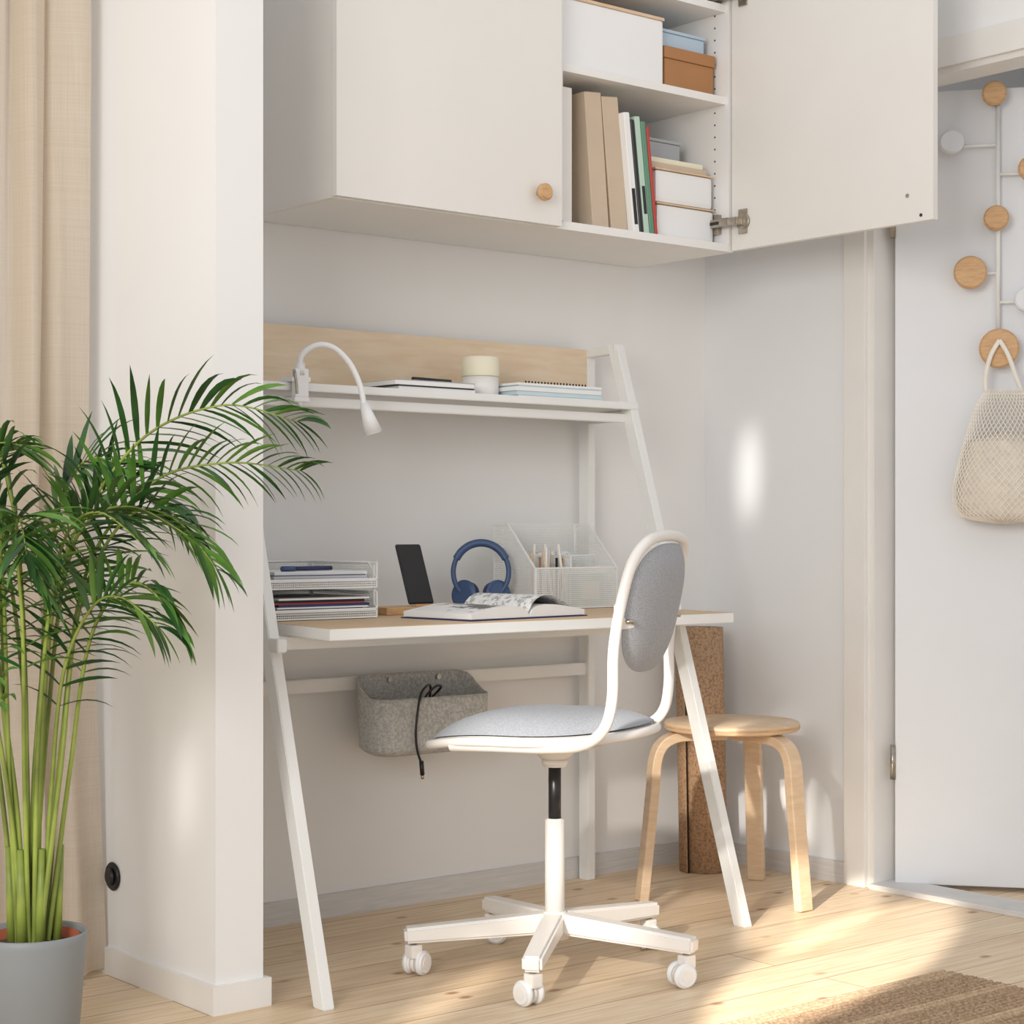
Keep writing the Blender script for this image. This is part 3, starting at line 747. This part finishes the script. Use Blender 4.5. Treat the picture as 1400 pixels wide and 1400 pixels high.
# ------------------------------------------------------------ palm
PC = Vector((1.48, 3.17, 0)); pl = root('potted_palm', PC)
lathe('pot', [(0, .0), (.080, .0), (.084, .004), (.099, .19), (.101, .203), (.098, .206), (.094, .203), (.092, .17), (0, .165)], M['pot'], pl, PC, 64)
lathe('inner_pot', [(.082, .165), (.086, .198), (.082, .199), (.078, .17)], M['terra'], pl, PC, 48)
lathe('soil', [(0, .186), (.04, .188), (.079, .18)], M['soil'], pl, PC, 32)
RT = Vector((.771, -.637, 0)); FA = Vector((.637, .771, 0)); UP = Vector((0, 0, 1))
def pp_(a, d_, z): return PC+RT*a+FA*d_+UP*z
bml = [bmesh.new(), bmesh.new()]
def leaflet(bm, p, dirv, L_, wd, droop):
    n = 6; side = dirv.cross(UP)
    if side.length < .01: side = RT.copy()
    side.normalize(); pos = p.copy(); dv_ = dirv.copy(); prev = None
    side = (side*.8+Vector((random.uniform(-.5, .5), random.uniform(-.5, .5), random.uniform(-.5, .5)))).normalized()
    for i in range(n+1):
        t_ = i/n; wv = wd*(math.sin(math.pi*min(1, t_*.9+.13))**.8)*(1 if t_ < 1 else .05)
        sd = (side-dv_*side.dot(dv_)).normalized(); nr = sd.cross(dv_)
        a = bm.verts.new(pos-sd*wv+nr*wv*.35); m_ = bm.verts.new(pos); b = bm.verts.new(pos+sd*wv+nr*wv*.35)
        if prev:
            bm.faces.new((prev[0], prev[1], m_, a)); bm.faces.new((prev[1], prev[2], b, m_))
        prev = (a, m_, b)
        dv_ = (dv_-UP*droop*(t_+.3)/n).normalized(); pos = pos+dv_*L_/n
def frond(pts, roll, Lmax=.2, npair=22, which=0, s0=.34):
    P = crom([pp_(*p) for p in pts], 14); n = len(P)
    tube('rachis', P, .0042, M['stem'], pl, False, radii=(1.2, .25))
    for k in range(npair):
        s = s0+(1-s0)*k/(npair-1); i = min(n-2, int(s*(n-1))); fr = s*(n-1)-i
        p = P[i].lerp(P[i+1], fr); tg = (P[i+1]-P[i]).normalized()
        sd = tg.cross(UP).normalized(); nn = sd.cross(tg)
        q = (s-s0)/(1-s0); L_ = Lmax*(.55+.9*q-1.05*q*q+.05)*random.uniform(.85, 1.12)
        for sg in (-1, 1):
            rl = math.radians(roll)
            v = (sd*math.cos(rl)+nn*math.sin(rl))*sg + nn*.30
            fwd = .55+.9*q
            dr = (v.normalized()*1.0+tg*fwd+Vector((random.uniform(-.1, .1), random.uniform(-.1, .1), random.uniform(-.08, .08)))).normalized()
            leaflet(bml[which if random.random() > .25 else 1-which], p, dr, L_, random.uniform(.0046, .0070), random.uniform(.6, 1.5))
fr = [
 ([(.0, 0, .19), (.03, 0, .60), (.08, -.03, .90), (.20, -.06, 1.09), (.36, -.10, 1.16), (.50, -.12, 1.13)], 50, .18, 28, 1),
 ([(.02, .02, .19), (.05, .02, .55), (.10, 0, .86), (.22, -.03, 1.02), (.36, -.05, 1.06), (.50, -.07, 1.045)], 60, .15, 28, 0),
 ([(.02, -.02, .19), (.06, -.03, .5), (.10, -.05, .80), (.19, -.08, .96), (.28, -.11, .96), (.36, -.13, .87)], 50, .19, 24, 0),
 ([(.03, 0, .19), (.07, 0, .5), (.12, -.06, .74), (.19, -.10, .84), (.25, -.14, .83), (.30, -.17, .76)], 45, .16, 20, 0),
 ([(-.01, 0, .19), (-.01, 0, .6), (-.02, -.02, .92), (-.05, -.06, 1.10), (-.10, -.10, 1.18), (-.17, -.13, 1.17)], 30, .20, 24, 1),
 ([(0, .01, .19), (.01, .02, .6), (.03, .02, .90), (.07, 0, 1.03), (.12, -.02, 1.07), (.18, -.04, 1.05)], -50, .15, 20, 1),
 ([(-.02, 0, .19), (-.04, -.02, .55), (-.07, -.05, .85), (-.12, -.10, 1.00), (-.18, -.15, 1.02), (-.25, -.20, .95)], 40, .20, 22, 0),
 ([(0, -.02, .19), (.0, -.05, .5), (.01, -.10, .76), (.02, -.18, .92), (.05, -.27, .96), (.08, -.34, .90)], 10, .19, 22, 0),
 ([(.01, -.02, .19), (.02, -.04, .5), (.05, -.08, .78), (.10, -.15, .93), (.17, -.21, .97), (.25, -.26, .92)], 30, .19, 22, 1),
 ([(-.01, -.01, .19), (-.02, -.03, .45), (-.05, -.06, .70), (-.08, -.11, .86), (-.10, -.17, .90), (-.13, -.24, .84)], 20, .17, 20, 0),
 ([(.0, .01, .19), (.0, .02, .5), (.03, .04, .82), (.10, .05, .99), (.18, .05, 1.02), (.26, .05, .96)], 45, .18, 22, 1),
 ([(-.03, .01, .19), (-.06, .0, .5), (-.10, -.01, .75), (-.16, -.03, .88), (-.22, -.05, .88), (-.28, -.07, .80)], 45, .18, 20, 1),
 ([(.01, 0, .19), (.02, -.01, .5), (.05, -.04, .80), (.12, -.09, .95), (.21, -.12, .98), (.31, -.14, .93)], 35, .19, 22, 0),
 ([(-.02, -.02, .19), (-.03, -.04, .5), (-.03, -.07, .78), (-.02, -.13, .92), (.02, -.19, .93), (.08, -.24, .84)], 40, .18, 22, 1),
 ([(-.02, .01, .19), (-.05, .01, .6), (-.06, 0, .88), (-.08, -.03, 1.02), (-.05, -.07, 1.09), (.01, -.10, 1.09)], 40, .18, 22, 0),
 ([(.02, 0, .19), (.04, -.02, .45), (.07, -.05, .68), (.13, -.09, .80), (.19, -.12, .82), (.26, -.15, .77)], 60, .16, 20, 1),
 ([(-.01, -.02, .19), (-.03, -.04, .45), (-.06, -.08, .68), (-.09, -.13, .80), (-.14, -.18, .80), (-.18, -.22, .72)], 30, .17, 18, 0),
 ([(-.01, .02, .19), (-.02, .03, .6), (-.06, .04, .90), (-.12, .05, 1.03), (-.19, .05, 1.05), (-.25, .04, .98)], -40, .18, 20, 1),
]
for pts, roll, L_, npr, wh in fr: frond(pts, roll, L_, npr, wh)
for k in range(5):
    a0 = (-.035, -.01, .02, .04, .0)[k]; d0 = (0, -.03, -.02, .02, .03)[k]
    cyl('sheath', pp_(a0, d0, .18), pp_(a0*1.2, d0*1.1, .36), .010, M['stem'], pl, r1=.006, seg=16)
for i, bm in enumerate(bml):
    me = bpy.data.meshes.new('leaflets_%d' % i); bm.to_mesh(me); bm.free()
    add('leaflets_%d' % i, me, M['leaf' if i == 0 else 'leaf2'], pl, smooth=True)

# ------------------------------------------------------------ lights
wd = bpy.data.worlds.new('World'); sc.world = wd; wd.use_nodes = True
bg = wd.node_tree.nodes['Background']; bg.inputs[0].default_value = (.965, .975, 1, 1); bg.inputs[1].default_value = .82
def light(name, typ, loc, tgt, energy, color, scale=None, **kw):
    l = bpy.data.lights.new(name, typ); l.energy = energy; l.color = color
    for k, v in kw.items(): setattr(l, k, v)
    o = bpy.data.objects.new(name, l); COL.objects.link(o); o.location = loc
    if scale: o.scale = scale
    o.rotation_euler = (Vector(tgt)-Vector(loc)).to_track_quat('-Z', 'Y').to_euler(); return o
R_ = math.radians
light('window_light', 'AREA', (-1.6, .6, 2.0), (2.8, 3.2, .9), 95, (1, .97, .925), size=1.8)
WARM = (1, .92, .81)
S0 = (-1.4, .75, 2.1)
light('sun_shaft_a', 'SPOT', S0, (3.06, 2.62, 0), 3400, WARM, (.60, 1, 1), spot_size=R_(6.5), spot_blend=.25, shadow_soft_size=.03)
light('sun_shaft_b', 'SPOT', S0, (3.42, 2.99, 0), 3000, WARM, (.8, 1, 1), spot_size=R_(3.4), spot_blend=.35, shadow_soft_size=.03)
light('sun_shaft_c', 'SPOT', S0, (2.62, 2.92, .12), 800, WARM, (.8, 1, 1), spot_size=R_(5.5), spot_blend=.9, shadow_soft_size=.05)
light('sun_shaft_d', 'SPOT', S0, (3.80, 3.40, .18), 1000, WARM, (.35, 1, 1), spot_size=R_(4), spot_blend=.8, shadow_soft_size=.04)
light('sun_shaft_e', 'SPOT', S0, (2.30, 2.96, 0), 1300, WARM, (.35, 1, 1), spot_size=R_(3.6), spot_blend=.6, shadow_soft_size=.04)
light('sun_shaft_chair', 'SPOT', (-1.2, 1.0, 2.2), (2.55, 2.95, .58), 900, (1, .94, .86), spot_size=R_(8), spot_blend=1, shadow_soft_size=.08)
light('sun_glint_wall', 'SPOT', (.6, 1.2, 2.2), (3.82, 3.58, 1.10), 600, (1, .97, .92), (.25, 1, 1), spot_size=R_(4.6), spot_blend=1, shadow_soft_size=.04)
light('sun_glint_partition', 'SPOT', (-.6, .8, 1.6), (1.844, 3.25, .42), 200, (1, .97, .92), (.35, 1, 1), spot_size=R_(4.0), spot_blend=1, shadow_soft_size=.04)

# ------------------------------------------------------------ camera
cd = bpy.data.cameras.new('camera'); cam = bpy.data.objects.new('camera', cd); COL.objects.link(cam)
cam.location = (0, 0, .94); cam.rotation_euler = (math.radians(90), 0, math.radians(-39.57))
cd.lens = 65.1; cd.sensor_width = 36; cd.shift_y = 24/1400; cd.clip_start = .05
sc.camera = cam
